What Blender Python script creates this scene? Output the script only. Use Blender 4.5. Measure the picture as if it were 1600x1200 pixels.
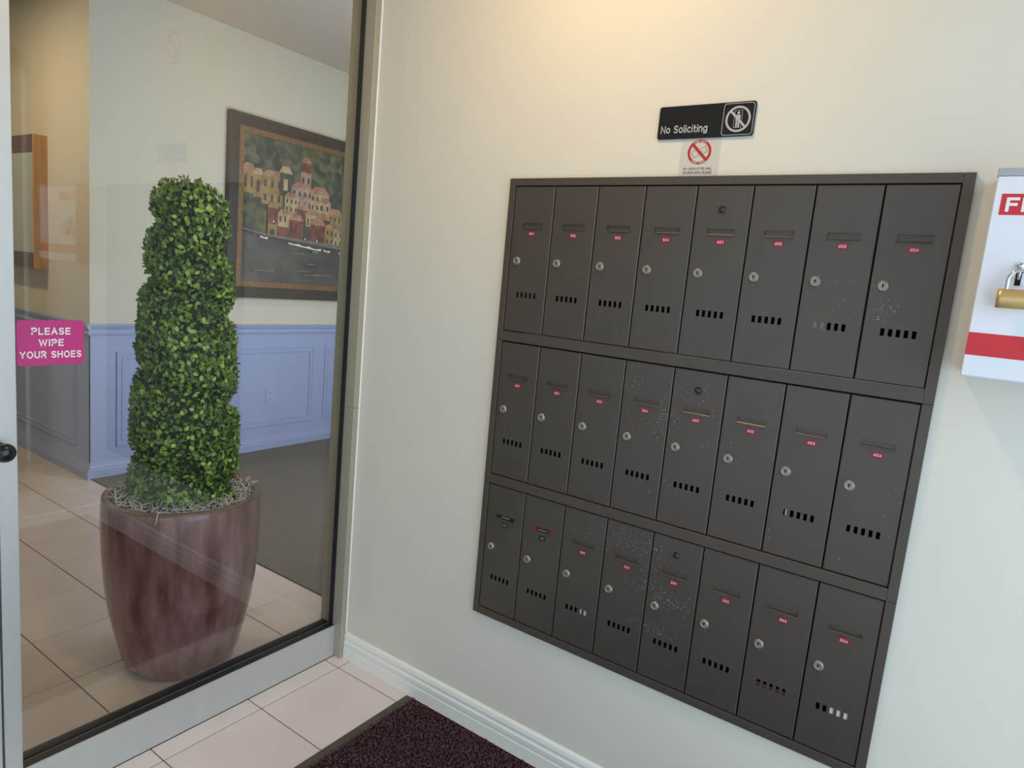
import bpy, bmesh, math, random
from mathutils import Vector, Matrix

# ------------------------------------------------------------------ scene, camera, light
for o in list(bpy.data.objects):
    bpy.data.objects.remove(o)
scene = bpy.context.scene
C = scene.collection
PI = math.pi
rnd = random.Random(7)

cam_data = bpy.data.cameras.new('camera')
cam_data.sensor_fit = 'HORIZONTAL'
cam_data.sensor_width = 36.0
cam_data.lens = 1049.58 / 1600.0 * 36.0
cam_data.clip_start = 0.02
cam = bpy.data.objects.new('camera', cam_data)
C.objects.link(cam)
R3 = Matrix(((0.8172443, -0.1583757, 0.5541018),
             (0.5690933, 0.0702979, -0.8192625),
             (0.0907991, 0.9848733, 0.1475811)))
cam.matrix_world = Matrix.Translation((1.84494, -1.68692, 1.48585)) @ R3.to_4x4()
scene.camera = cam

world = bpy.data.worlds.new('world')
scene.world = world
world.use_nodes = True
wbg = world.node_tree.nodes['Background']
wbg.inputs[0].default_value = (0.62, 0.76, 1.0, 1)
wbg.inputs[1].default_value = 1.0

def area_light(name, loc, rot, sx, sy, power, col):
    ld = bpy.data.lights.new(name, 'AREA')
    ld.shape = 'RECTANGLE'
    ld.size, ld.size_y = sx, sy
    ld.energy = power
    ld.color = col
    o = bpy.data.objects.new(name, ld)
    C.objects.link(o)
    o.location = loc
    o.rotation_euler = rot
    return o
YB_ = -3.0
# daylight through the glazed street front (east) and through the lobby's window
area_light('daylight_street', (2.80, -1.25, 1.28), (0, PI / 2, 0), 2.3, 2.2, 39, (0.68, 0.85, 1.0))
area_light('daylight_back', (1.25, YB_ + .02, 1.3), (-PI / 2, 0, 0), 2.2, 2.2, 60, (0.68, 0.85, 1.0))
area_light('daylight_lobby_window', (0.02, 1.6, 1.5), (0, PI / 2, 0), 1.8, 1.7, 42, (0.86, 0.93, 1.0))

scene.view_settings.view_transform = 'Standard'
scene.view_settings.look = 'None'
scene.view_settings.exposure = 0.16
scene.view_settings.gamma = 1.0
scene.view_settings.use_curve_mapping = False
scene.cycles.use_denoising = True
scene.cycles.max_bounces = 10
scene.cycles.diffuse_bounces = 6
scene.cycles.transparent_max_bounces = 24
scene.cycles.sample_clamp_indirect = 6

# ------------------------------------------------------------------ materials
MATS = {}
def srgb(r, g, b):
    f = lambda c: (c / 255 / 12.92) if c / 255 <= 0.04045 else ((c / 255 + 0.055) / 1.055) ** 2.4
    return (f(r), f(g), f(b), 1)

def mat(name, col, rough=0.6, metal=0.0, var=0.06, scale=8.0, bump=0.0, bscale=60.0,
        spec=0.5, objrand=0.0, col2=None, stretch=None, coat=0.0, attr=None):
    m = bpy.data.materials.new(name)
    m.use_nodes = True
    nt = m.node_tree
    b = nt.nodes['Principled BSDF']
    b.inputs['Roughness'].default_value = rough
    b.inputs['Metallic'].default_value = metal
    b.inputs['Specular IOR Level'].default_value = spec
    b.inputs['Coat Weight'].default_value = coat
    tc = nt.nodes.new('ShaderNodeTexCoord')
    vec = tc.outputs['Object']
    if stretch:
        mp = nt.nodes.new('ShaderNodeMapping')
        mp.inputs['Scale'].default_value = stretch
        nt.links.new(vec, mp.inputs['Vector'])
        vec = mp.outputs['Vector']
    c1 = [c for c in col[:3]]
    if col2 is None:
        lo = [c * (1 - var) for c in c1] + [1]
        hi = [min(1, c * (1 + var)) for c in c1] + [1]
    else:
        lo, hi = list(col[:3]) + [1], list(col2[:3]) + [1]
    nz = nt.nodes.new('ShaderNodeTexNoise')
    nz.inputs['Scale'].default_value = scale
    nz.inputs['Detail'].default_value = 4
    nt.links.new(vec, nz.inputs['Vector'])
    rp = nt.nodes.new('ShaderNodeValToRGB')
    rp.color_ramp.elements[0].position = 0.35
    rp.color_ramp.elements[1].position = 0.65
    rp.color_ramp.elements[0].color = lo
    rp.color_ramp.elements[1].color = hi
    nt.links.new(nz.outputs['Fac'], rp.inputs['Fac'])
    out = rp.outputs['Color']
    if objrand or attr:
        hs = nt.nodes.new('ShaderNodeHueSaturation')
        nt.links.new(out, hs.inputs['Color'])
        mr = nt.nodes.new('ShaderNodeMapRange')
        if attr:
            at = nt.nodes.new('ShaderNodeAttribute')
            at.attribute_name = attr[0]
            nt.links.new(at.outputs['Fac'], mr.inputs['Value'])
            mr.inputs['To Min'].default_value = attr[1]
            mr.inputs['To Max'].default_value = attr[2]
        else:
            oi = nt.nodes.new('ShaderNodeObjectInfo')
            nt.links.new(oi.outputs['Random'], mr.inputs['Value'])
            mr.inputs['To Min'].default_value = 1 - objrand
            mr.inputs['To Max'].default_value = 1 + objrand
        nt.links.new(mr.outputs['Result'], hs.inputs['Value'])
        out = hs.outputs['Color']
    nt.links.new(out, b.inputs['Base Color'])
    if bump:
        n2 = nt.nodes.new('ShaderNodeTexNoise')
        n2.inputs['Scale'].default_value = bscale
        n2.inputs['Detail'].default_value = 3
        nt.links.new(vec, n2.inputs['Vector'])
        bp = nt.nodes.new('ShaderNodeBump')
        bp.inputs['Strength'].default_value = bump
        bp.inputs['Distance'].default_value = 0.002
        nt.links.new(n2.outputs['Fac'], bp.inputs['Height'])
        nt.links.new(bp.outputs['Normal'], b.inputs['Normal'])
    MATS[name] = m
    return m

mat('wall_cream', srgb(221, 216, 203), 0.85, var=0.012, scale=3, bump=0.06, bscale=220)
mat('wall_lobby', srgb(206, 200, 184), 0.85, var=0.012, scale=3, bump=0.03, bscale=220)
mat('ceiling_paint', srgb(205, 195, 182), 0.95, var=0.04, scale=60, bump=0.6, bscale=90)
mat('trim_white', srgb(238, 238, 230), 0.5, var=0.012, scale=5)
mat('periwinkle', srgb(152, 164, 204), 0.5, var=0.02, scale=4)
mat('aluminium', srgb(196, 197, 194), 0.42, metal=0.35, var=0.03, scale=3, stretch=(4, 4, 0.6))
mat('aluminium_olive', srgb(176, 170, 152), 0.45, metal=0.3, var=0.04, scale=3, stretch=(6, 6, 0.5))
mat('rubber_black', srgb(26, 28, 36), 0.45, var=0.1)
mat('grout', srgb(108, 94, 86), 0.9, var=0.08, scale=30)
mat('tile_entry', srgb(226, 214, 211), 0.30, var=0.025, scale=5, objrand=0.02, bump=0.05, bscale=25)
mat('tile_lobby', srgb(200, 187, 180), 0.26, var=0.035, scale=5, objrand=0.03, bump=0.05, bscale=25)
mat('carpet', srgb(88, 82, 78), 1.0, col2=srgb(118, 110, 104), scale=260, bump=1.0, bscale=300, spec=0.1)
mat('mailbox_paint', srgb(82, 74, 67), 0.36, metal=0.25, var=0.05, scale=5, bump=0.05, bscale=400)
mat('mailbox_frame', srgb(82, 74, 67), 0.45, metal=0.25, var=0.05, scale=5, bump=0.05, bscale=400)
mat('cavity', srgb(14, 13, 13), 0.9, var=0.1)
mat('zinc', srgb(150, 146, 138), 0.45, metal=0.6, var=0.08, scale=200)
mat('tag_red', srgb(132, 20, 44), 0.4, var=0.05)
mat('tag_black', srgb(18, 16, 18), 0.4, var=0.05)
mat('print_white', srgb(236, 232, 230), 0.5, var=0.01)
mat('print_pinkwhite', srgb(240, 190, 196), 0.5, var=0.01)
mat('print_black', srgb(30, 28, 28), 0.6, var=0.05)
mat('print_red', srgb(178, 36, 40), 0.5, var=0.04)
mat('sign_black', srgb(22, 19, 20), 0.22, var=0.08)
mat('sign_silver', srgb(186, 184, 182), 0.35, metal=0.2, var=0.03)
mat('paper_grey', srgb(204, 199, 190), 0.8, var=0.03, scale=120)
mat('paper_white', srgb(232, 232, 228), 0.8, var=0.02)
mat('magenta', srgb(192, 46, 126), 0.45, var=0.03)
mat('box_white', srgb(226, 228, 234), 0.38, var=0.012)
mat('shade_print_grey', srgb(165, 168, 176), 0.4, var=0.02)  # painted shade of the fire box lip; also print on a name strip
mat('box_red', srgb(200, 40, 48), 0.4, var=0.03)
mat('brass', srgb(216, 182, 124), 0.36, metal=0.6, var=0.06, scale=90, stretch=(1, 1, 12))
mat('chrome', srgb(214, 214, 218), 0.14, metal=1.0, var=0.02)
mat('knob_black', srgb(20, 22, 28), 0.22, var=0.1)
mat('glaze', srgb(96, 52, 50), 0.24, col2=srgb(152, 112, 112), scale=5, stretch=(3, 3, 0.6), bump=0.3, bscale=26, coat=0.5)
mat('glaze_rim', srgb(92, 66, 52), 0.35, col2=srgb(126, 92, 72), scale=14)
mat('soil', srgb(58, 46, 40), 1.0, col2=srgb(96, 78, 66), scale=40, bump=1, bscale=80)
mat('moss', srgb(226, 222, 216), 0.9, var=0.15, scale=40, attr=('tint', 0.75, 1.25))
mat('leaf_stuff', srgb(90, 122, 50), 0.42, col2=srgb(128, 160, 62), scale=18, attr=('tint', 0.5, 1.6))
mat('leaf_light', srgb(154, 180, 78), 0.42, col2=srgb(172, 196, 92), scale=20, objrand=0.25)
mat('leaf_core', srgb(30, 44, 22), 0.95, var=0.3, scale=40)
mat('bark', srgb(70, 54, 40), 0.9, var=0.2, scale=30)
mat('frame_dark', srgb(52, 42, 38), 0.35, var=0.12, scale=12, stretch=(1, 1, 1))
mat('frame_gold', srgb(98, 70, 46), 0.4, col2=srgb(150, 112, 74), scale=90, metal=0.3, bump=0.8, bscale=120)
mat('wood_orange', srgb(178, 124, 64), 0.4, col2=srgb(196, 142, 78), scale=9, stretch=(6, 6, 0.7))
mat('wood_brown', srgb(96, 70, 66), 0.45, var=0.12, scale=9, stretch=(1, 6, 6))
mat('board_grey', srgb(176, 182, 178), 0.25, var=0.05, scale=3)
mat('mat_border', srgb(84, 80, 72), 0.8, var=0.08, scale=20)
mat('mat_pile', srgb(78, 55, 60), 1.0, col2=srgb(98, 73, 78), scale=40, spec=0.1, attr=('tint', 0.7, 1.15))
mat('mat_base', srgb(44, 30, 34), 1.0, var=0.1, scale=20, spec=0.1)
mat('outlet_plate', srgb(160, 171, 208), 0.45, var=0.01)
mat('street_concrete', srgb(170, 168, 162), 0.9, var=0.05)

def emis(name, col, s):
    m = bpy.data.materials.new(name)
    m.use_nodes = True
    b = m.node_tree.nodes['Principled BSDF']
    b.inputs['Base Color'].default_value = col
    b.inputs['Emission Color'].default_value = col
    b.inputs['Emission Strength'].default_value = s
    MATS[name] = m
emis('lamp_lens', (1, 0.82, 0.55, 1), 4)

def make_glass(name, tint=(0.95, 0.965, 0.96, 1), base=0.045):
    m = bpy.data.materials.new(name)
    m.use_nodes = True
    nt = m.node_tree
    nt.nodes.remove(nt.nodes['Principled BSDF'])
    out = nt.nodes['Material Output']
    tr = nt.nodes.new('ShaderNodeBsdfTransparent')
    tr.inputs['Color'].default_value = tint
    gl = nt.nodes.new('ShaderNodeBsdfGlossy')
    gl.inputs['Roughness'].default_value = 0.0
    gl.inputs['Color'].default_value = (1, 1, 1, 1)
    ge = nt.nodes.new('ShaderNodeNewGeometry')
    dt = nt.nodes.new('ShaderNodeVectorMath')
    dt.operation = 'DOT_PRODUCT'
    nt.links.new(ge.outputs['Incoming'], dt.inputs[0])
    nt.links.new(ge.outputs['True Normal'], dt.inputs[1])
    def mth(op, a, bval=None):
        n = nt.nodes.new('ShaderNodeMath')
        n.operation = op
        if hasattr(a, 'links'):
            nt.links.new(a, n.inputs[0])
        else:
            n.inputs[0].default_value = a
        if bval is not None:
            if hasattr(bval, 'links'):
                nt.links.new(bval, n.inputs[1])
            else:
                n.inputs[1].default_value = bval
        return n.outputs[0]
    c = mth('ABSOLUTE', dt.outputs['Value'])
    p = mth('POWER', mth('SUBTRACT', 1.0, c), 5.0)
    fac = mth('ADD', mth('MULTIPLY', p, 1 - base), base)
    mx = nt.nodes.new('ShaderNodeMixShader')
    nt.links.new(fac, mx.inputs[0])
    nt.links.new(tr.outputs[0], mx.inputs[1])
    nt.links.new(gl.outputs[0], mx.inputs[2])
    nt.links.new(mx.outputs[0], out.inputs['Surface'])
    MATS[name] = m
make_glass('glass')

# ------------------------------------------------------------------ helpers
# ---- stroke lettering: each glyph is (advance width, list of polylines), cap height 1
def _arc(cx, cy, rx, ry, a0, a1, n=10):
    return [(cx + rx * math.cos(math.radians(a0 + (a1 - a0) * k / n)), cy + ry * math.sin(math.radians(a0 + (a1 - a0) * k / n))) for k in range(n + 1)]
GLY = {
    'A': (.72, [[(.0, 0), (.36, 1), (.72, 0)], [(.13, .34), (.59, .34)]]),
    'C': (.70, [_arc(.36, .5, .36, .5, 45, 315, 16)]),
    'D': (.66, [[(.0, 0), (.0, 1), (.28, 1)] + _arc(.28, .5, .38, .5, 90, -90, 12) + [(.0, 0)]]),
    'E': (.56, [[(.56, 1), (0, 1), (0, 0), (.56, 0)], [(0, .52), (.50, .52)]]),
    'F': (.54, [[(.54, 1), (0, 1), (0, 0)], [(0, .52), (.46, .52)]]),
    'H': (.64, [[(0, 0), (0, 1)], [(.64, 0), (.64, 1)], [(0, .52), (.64, .52)]]),
    'I': (.02, [[(.01, 0), (.01, 1)]]),
    'J': (.48, [[(.48, 1), (.48, .26)] + _arc(.24, .26, .24, .26, 0, -180, 8)]),
    'K': (.62, [[(0, 0), (0, 1)], [(.60, 1), (0, .38)], [(.20, .58), (.62, 0)]]),
    'L': (.52, [[(0, 1), (0, 0), (.52, 0)]]),
    'M': (.78, [[(0, 0), (0, 1), (.39, .1), (.78, 1), (.78, 0)]]),
    'N': (.64, [[(0, 0), (0, 1), (.64, 0), (.64, 1)]]),
    'O': (.76, [_arc(.38, .5, .38, .5, 90, 450, 24)]),
    'P': (.60, [[(0, 0), (0, 1), (.34, 1)] + _arc(.34, .74, .26, .26, 90, -90, 8) + [(0, .48)]]),
    'R': (.62, [[(0, 0), (0, 1), (.34, 1)] + _arc(.34, .75, .26, .25, 90, -90, 8) + [(0, .50)], [(.32, .50), (.62, 0)]]),
    'S': (.60, [_arc(.30, .75, .28, .25, 30, 270, 12) + _arc(.30, .25, .30, .25, 90, -150, 12)]),
    'T': (.62, [[(0, 1), (.62, 1)], [(.31, 1), (.31, 0)]]),
    'U': (.64, [[(0, 1), (0, .32)] + _arc(.32, .32, .32, .32, 180, 360, 10) + [(.64, 1)]]),
    'W': (.98, [[(0, 1), (.24, 0), (.49, .95), (.74, 0), (.98, 1)]]),
    'Y': (.68, [[(0, 1), (.34, .46), (.68, 1)], [(.34, .46), (.34, 0)]]),
    'Z': (.58, [[(0, 1), (.58, 1), (0, 0), (.58, 0)]]),
    '0': (.56, [_arc(.28, .5, .28, .5, 90, 450, 20)]),
    '1': (.24, [[(0, .78), (.22, 1), (.22, 0)]]),
    '2': (.56, [_arc(.28, .72, .27, .28, 165, -30, 10) + [(0, 0), (.56, 0)]]),
    '3': (.54, [_arc(.26, .75, .25, .25, 150, -90, 10), _arc(.26, .25, .28, .25, 90, -150, 10)]),
    '4': (.60, [[(.44, 0), (.44, 1), (0, .28), (.60, .28)]]),
    '5': (.56, [[(.52, 1), (.08, 1), (.04, .52)] + _arc(.27, .32, .28, .32, 110, -145, 12)]),
    '6': (.56, [[(.48, 1), (.20, .78), (.03, .45)] + _arc(.28, .30, .28, .30, 160, -200, 18)]),
    'o': (.54, [_arc(.27, .36, .27, .36, 90, 450, 20)]),
    'l': (.02, [[(.01, 0), (.01, 1)]]),
    'i': (.02, [[(.01, 0), (.01, .62)], [(.01, .95), (.01, 1.0)]]),
    'c': (.50, [_arc(.27, .36, .27, .36, 45, 315, 14)]),
    't': (.30, [[(.11, .95), (.11, .14), (.20, .02), (.30, .02)], [(0, .68), (.28, .68)]]),
    'n': (.48, [[(0, 0), (0, .72)], [(0, .46)] + _arc(.24, .46, .24, .26, 160, 0, 8) + [(.48, 0)]]),
    'g': (.52, [_arc(.25, .38, .25, .34, 90, 450, 18), [(.52, .72), (.52, -.08)] + _arc(.27, -.08, .25, .18, 0, -160, 8)]),
    '-': (.30, [[(0, .42), (.30, .42)]]),
    ',': (.04, [[(.03, .08), (0, -.14)]]),
    ' ': (.22, []),
}
def stroke_text(mb, s, fn, d, height, cx, cy, m=0, stroke=.15, gap=.24, width=None, left=False):
    """flat ribbon letters; (cx, cy) = centre (or left end) at half cap height"""
    x = stroke / 2
    parts = []
    for ch in s:
        wd, strokes = GLY[ch]
        for st in strokes:
            parts.append([(x + p[0], stroke / 2 + p[1] * (1 - stroke)) for p in st])
        x += wd + gap
    total = x - gap + stroke / 2
    sx = height if width is None else width / total
    x0 = cx if left else cx - total * sx / 2
    lift = 0.0
    for pl in parts:
        closed = math.dist(pl[0], pl[-1]) < 1e-6
        P = pl[:-1] if closed else pl
        n = len(P)
        Lp, Rp = [], []
        for i in range(n):
            a = P[i - 1] if (i > 0 or closed) else None
            c = P[(i + 1) % n] if (i < n - 1 or closed) else None
            b = P[i]
            def un(p, q):
                dx, dy = q[0] - p[0], q[1] - p[1]
                l = math.hypot(dx, dy) or 1
                return dx / l, dy / l
            if a is None: t1 = t2 = un(b, c)
            elif c is None: t1 = t2 = un(a, b)
            else: t1, t2 = un(a, b), un(b, c)
            nx_, ny_ = -(t1[1] + t2[1]), t1[0] + t2[0]
            l = math.hypot(nx_, ny_) or 1
            nx_, ny_ = nx_ / l, ny_ / l
            k = min(2.2, 1 / max(.3, nx_ * -t1[1] + ny_ * t1[0])) * stroke / 2
            e_ = 0
            bx_, by_ = b
            if a is None: bx_ -= t1[0] * stroke * .45; by_ -= t1[1] * stroke * .45
            if c is None: bx_ += t1[0] * stroke * .45; by_ += t1[1] * stroke * .45
            Lp.append((bx_ + nx_ * k, by_ + ny_ * k)); Rp.append((bx_ - nx_ * k, by_ - ny_ * k))
        if closed:
            Lp.append(Lp[0]); Rp.append(Rp[0])
        lift += .00001
        T = lambda p: tuple(fn(x0 + p[0] * sx, cy + (p[1] - .5) * height, d + lift))
        for i in range(len(Lp) - 1):
            mb.face([T(Lp[i]), T(Rp[i]), T(Rp[i + 1]), T(Lp[i + 1])], m)
    return mb

class MB:
    def __init__(self):
        self.v, self.f, self.m, self.s = [], [], [], []
    def face(self, pts, m=0, smooth=False):
        n = len(self.v)
        self.v += [tuple(p) for p in pts]
        self.f.append(tuple(range(n, n + len(pts))))
        self.m.append(m); self.s.append(smooth)
        return self
    def grid(self, rows, m=0, smooth=True, close=False):
        n = len(self.v); w = len(rows[0])
        for r in rows:
            self.v += [tuple(p) for p in r]
        for i in range(len(rows) - 1):
            for j in range(w if close else w - 1):
                a = n + i * w + j; b = n + i * w + (j + 1) % w
                self.f.append((a, b, b + w, a + w)); self.m.append(m); self.s.append(smooth)
        return self
    def box(self, x0, x1, y0, y1, z0, z1, m=0, bev=0.0):
        if x1 < x0: x0, x1 = x1, x0
        if y1 < y0: y0, y1 = y1, y0
        if z1 < z0: z0, z1 = z1, z0
        if bev > 0:
            bm = bmesh.new()
            bmesh.ops.create_cube(bm, size=1.0)
            for v in bm.verts:
                v.co = Vector(((x0 + x1) / 2 + v.co.x * (x1 - x0), (y0 + y1) / 2 + v.co.y * (y1 - y0), (z0 + z1) / 2 + v.co.z * (z1 - z0)))
            bmesh.ops.bevel(bm, geom=list(bm.edges), offset=bev, segments=1, affect='EDGES')
            n = len(self.v)
            bm.verts.index_update()
            self.v += [tuple(v.co) for v in bm.verts]
            for f in bm.faces:
                self.f.append(tuple(n + v.index for v in f.verts)); self.m.append(m); self.s.append(False)
            bm.free()
            return self
        n = len(self.v)
        self.v += [(x, y, z) for z in (z0, z1) for y in (y0, y1) for x in (x0, x1)]
        for q in ((0, 2, 3, 1), (4, 5, 7, 6), (0, 1, 5, 4), (2, 6, 7, 3), (0, 4, 6, 2), (1, 3, 7, 5)):
            self.f.append(tuple(n + i for i in q)); self.m.append(m); self.s.append(False)
        return self
    def prism(self, pts, fn, d0, d1, m=0, smooth=False, capm=None):
        """pts: 2D outline; fn(u, v, d) -> 3D; extruded from d0 to d1 (d1 = front cap)"""
        k = len(pts)
        a = [fn(u, v, d0) for u, v in pts]; b = [fn(u, v, d1) for u, v in pts]
        n = len(self.v)
        self.v += a + b
        self.f.append(tuple(n + k + i for i in range(k))); self.m.append(m if capm is None else capm); self.s.append(False)
        self.f.append(tuple(n + k - 1 - i for i in range(k))); self.m.append(m); self.s.append(False)
        for i in range(k):
            j = (i + 1) % k
            self.f.append((n + i, n + j, n + k + j, n + k + i)); self.m.append(m); self.s.append(smooth)
        return self
    def ring(self, outer, inner, fn, d0, d1, m=0):
        k = len(outer)
        rows = [[fn(*p, d0) for p in outer], [fn(*p, d1) for p in outer], [fn(*p, d1) for p in inner], [fn(*p, d0) for p in inner]]
        n = len(self.v)
        for r in rows: self.v += r
        for i in range(3):
            for j in range(k):
                a = n + i * k + j; b = n + i * k + (j + 1) % k
                self.f.append((a, b, b + k, a + k)); self.m.append(m); self.s.append(False)
        return self
    def lathe(self, prof, c=(0, 0, 0), n=32, axis='z', m=0, smooth=True, cap0=False, cap1=False):
        def P(r, h, t):
            a, b = r * math.cos(t), r * math.sin(t)
            if axis == 'z': return (c[0] + a, c[1] + b, c[2] + h)
            if axis == 'y': return (c[0] + a, c[1] + h, c[2] + b)
            return (c[0] + h, c[1] + a, c[2] + b)
        rows = [[P(r, h, 2 * PI * k / n) for k in range(n)] for r, h in prof]
        self.grid(rows, m, smooth, close=True)
        if cap0: self.face(rows[0][::-1], m)
        if cap1: self.face(rows[-1], m)
        return self
    def tube(self, pts, r, n=6, m=0, smooth=True):
        pts = [Vector(p) for p in pts]
        rows = []
        up = Vector((0.3, 0.2, 0.93))
        for i, p in enumerate(pts):
            t = (pts[min(i + 1, len(pts) - 1)] - pts[max(i - 1, 0)]).normalized()
            a = t.cross(up)
            if a.length < 1e-3: a = t.cross(Vector((1, 0, 0)))
            a.normalize(); b = t.cross(a)
            rr = r[i] if isinstance(r, (list, tuple)) else r
            rows.append([tuple(p + a * rr * math.cos(2 * PI * k / n) + b * rr * math.sin(2 * PI * k / n)) for k in range(n)])
        self.grid(rows, m, smooth, close=True)
        self.face(rows[0][::-1], m); self.face(rows[-1], m)
        return self
    def text(self, s, fn, d, height, cx, cy, m=0, **k):
        return stroke_text(self, s, fn, d, height, cx, cy, m, **k)
    def mesh(self, name, mats):
        me = bpy.data.meshes.new(name)
        me.from_pydata(self.v, [], self.f)
        for k in (mats if isinstance(mats, (list, tuple)) else [mats]):
            me.materials.append(MATS[k])
        me.polygons.foreach_set('material_index', self.m)
        me.polygons.foreach_set('use_smooth', self.s)
        me.validate()
        me.update()
        bm = bmesh.new(); bm.from_mesh(me)
        if len(bm.faces) < 60000 and not getattr(self, 'norecalc', False):
            bmesh.ops.recalc_face_normals(bm, faces=bm.faces)
            bm.to_mesh(me)
        bm.free()
        return me
    def build(self, name, mats, parent=None):
        o = bpy.data.objects.new(name, self.mesh(name, mats))
        C.objects.link(o)
        if parent is not None:
            o.parent = parent
        return o

def empty(name, loc=(0, 0, 0)):
    o = bpy.data.objects.new(name, None)
    o.empty_display_size = 0.05
    o.location = loc
    C.objects.link(o)
    return o
def tag(o, label, cat, group=None):
    o['label'] = label; o['category'] = cat
    if group: o['group'] = group
    return o
def struct(o, label=None):
    o['kind'] = 'structure'
    if label: o['label'] = label
    return o
def child(me_or_mb, name, mats, parent, loc=None):
    """part whose mesh is in the parent's local space"""
    me = me_or_mb.mesh(name, mats) if isinstance(me_or_mb, MB) else me_or_mb
    o = bpy.data.objects.new(name, me)
    C.objects.link(o)
    o.parent = parent
    if loc is not None: o.location = loc
    return o

def rrect(x0, x1, y0, y1, r, n=5):
    pts = []
    for cx, cy, a0 in ((x1 - r, y1 - r, 0), (x0 + r, y1 - r, 90), (x0 + r, y0 + r, 180), (x1 - r, y0 + r, 270)):
        for k in range(n + 1):
            a = math.radians(a0 + 90 * k / n)
            pts.append((cx + r * math.cos(a), cy + r * math.sin(a)))
    return pts
def circ(cx, cy, r, n=32):
    return [(cx + r * math.cos(2 * PI * k / n), cy + r * math.sin(2 * PI * k / n)) for k in range(n)]

# ------------------------------------------------------------------ setting
XP, YC, ZC = -2.668, 0.264, 3.045        # painting wall, hall wall / carpet edge, lobby ceiling
WY = 0.010                               # surface of the mailbox wall
XE = 2.57                                # inner face of the street front
YB = -3.0                                # back wall of the vestibule
ZV = 2.78                                # vestibule ceiling
MX0, MX1, MZ0, MZ1 = 0.632, 1.793, 0.415, 1.794

w = MB()
ox0, ox1, oz0, oz1 = MX0 + .012, MX1 - .012, MZ0 + .012, MZ1 - .012
for a in ((-.11, ox0, -.02, 3.05), (ox1, XE, -.02, 3.05), (ox0, ox1, -.02, oz0), (ox0, ox1, oz1, 3.05)):
    w.box(a[0], a[1], WY, .40, a[2], a[3])
struct(w.build('wall_mailbox', 'wall_cream'))

w = MB()   # street front: piers and header around the glazed opening
w.box(XE, XE + .14, YB, -2.45, -.02, 3.05).box(XE, XE + .14, -.045, .40, -.02, 3.05).box(XE, XE + .14, -2.45, -.045, 2.5, 3.05)
struct(w.build('wall_street', 'wall_cream'))
w = MB().box(-6.0, .15, YB - .1, YB, -.02, 3.05).box(2.35, XE + .14, YB - .1, YB, -.02, 3.05).box(.15, 2.35, YB - .1, YB, -.02, .2).box(.15, 2.35, YB - .1, YB, 2.4, 3.05)
struct(w.build('wall_back', 'wall_cream'))
struct(MB().box(XP - .14, XP, YC, 5.2, -.02, 3.05).build('wall_painting', 'wall_lobby'))
struct(MB().box(-6.0, XP - .14, YC, YC + .14, -.02, 3.05).build('wall_hall', 'wall_lobby'))
struct(MB().box(-6.1, -6.0, YB, YC + .14, -.02, 3.05).build('wall_hall_end', 'wall_lobby'))
struct(MB().box(XP - .14, .2, 5.2, 5.3, -.02, 3.05).build('wall_lobby_end', 'wall_lobby'))
w = MB()
w.box(.06, .2, .40, .70, -.02, 3.05).box(.06, .2, 2.5, 5.2, -.02, 3.05).box(.06, .2, .70, 2.5, -.02, .6).box(.06, .2, .70, 2.5, 2.4, 3.05)
struct(w.build('wall_lobby_side', 'wall_lobby'))
w = MB().box(-6.1, -.11, YB, 5.3, ZC, ZC + .1).box(-.11, .2, WY, 5.3, ZC, ZC + .1)
struct(w.build('ceiling_lobby', 'ceiling_paint'))
struct(MB().box(-.11, XE + .14, YB, WY, ZV, ZV + .1).build('ceiling_vestibule', 'ceiling_paint'))
w = MB().box(-.11, .03, YB, WY, 2.62, ZV)
struct(w.build('wall_transom', 'wall_cream'))

floor = struct(MB().box(-6.0, XE + .14, YB, YC, -.08, -.0025).build('floor', 'grout'))
struct(MB().box(XP, .2, YC, 5.2, -.08, .006).build('floor_carpet', 'carpet'))
struct(MB().box(XE + .14, 9, -8, 8, -.1, -.02).build('floor_street', 'street_concrete'))

G = 0.0036
tile_cache = {}
def tile(x0, x1, y0, y1, mname):
    x0 += G / 2; x1 -= G / 2; y0 += G / 2; y1 -= G / 2
    if x1 - x0 < .01 or y1 - y0 < .01: return
    key = (round(x1 - x0, 4), round(y1 - y0, 4), mname)
    if key not in tile_cache:
        a, b = (x1 - x0) / 2, (y1 - y0) / 2
        tile_cache[key] = MB().box(-a, a, -b, b, -.006, 0, bev=.0012).mesh('tile', mname)
    o = child(tile_cache[key], 'tile', None, floor, ((x0 + x1) / 2, (y0 + y1) / 2, 0))
ylines = [-.060 - .331 * k for k in range(0, 9)]
ybands = [(-.060, 0.0)] + [(ylines[i + 1], ylines[i]) for i in range(8)]
xl = [0.0, .0748] + [.0748 + .331 * k for k in range(1, 8)] + [XE]
for a, b in zip(xl[:-1], xl[1:]):
    for y0, y1 in ybands:
        tile(a, b, max(y0, YB), y1, 'tile_entry')
xl = [-.085, -.188] + [-.188 - .3345 * k for k in range(1, 13)]
for b, a in zip(xl[:-1], xl[1:]):
    for y0, y1 in [(-.060, YC)] + ybands[1:6]:
        tile(a, b, y0, y1, 'tile_lobby')

# moulded baseboard on the mailbox wall
prof = [(0, 0), (-.014, 0), (-.014, .040), (-.0125, .043), (-.0125, .050), (-.0135, .053), (-.0135, .066), (-.010, .072),
        (-.010, .079), (-.0115, .083), (-.0085, .096), (-.003, .102), (0, .102)]
b = MB().prism(prof, lambda u, v, d: (d, WY + u, v), .036, XE)
struct(b.build('baseboard_mailbox', 'trim_white'))

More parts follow.
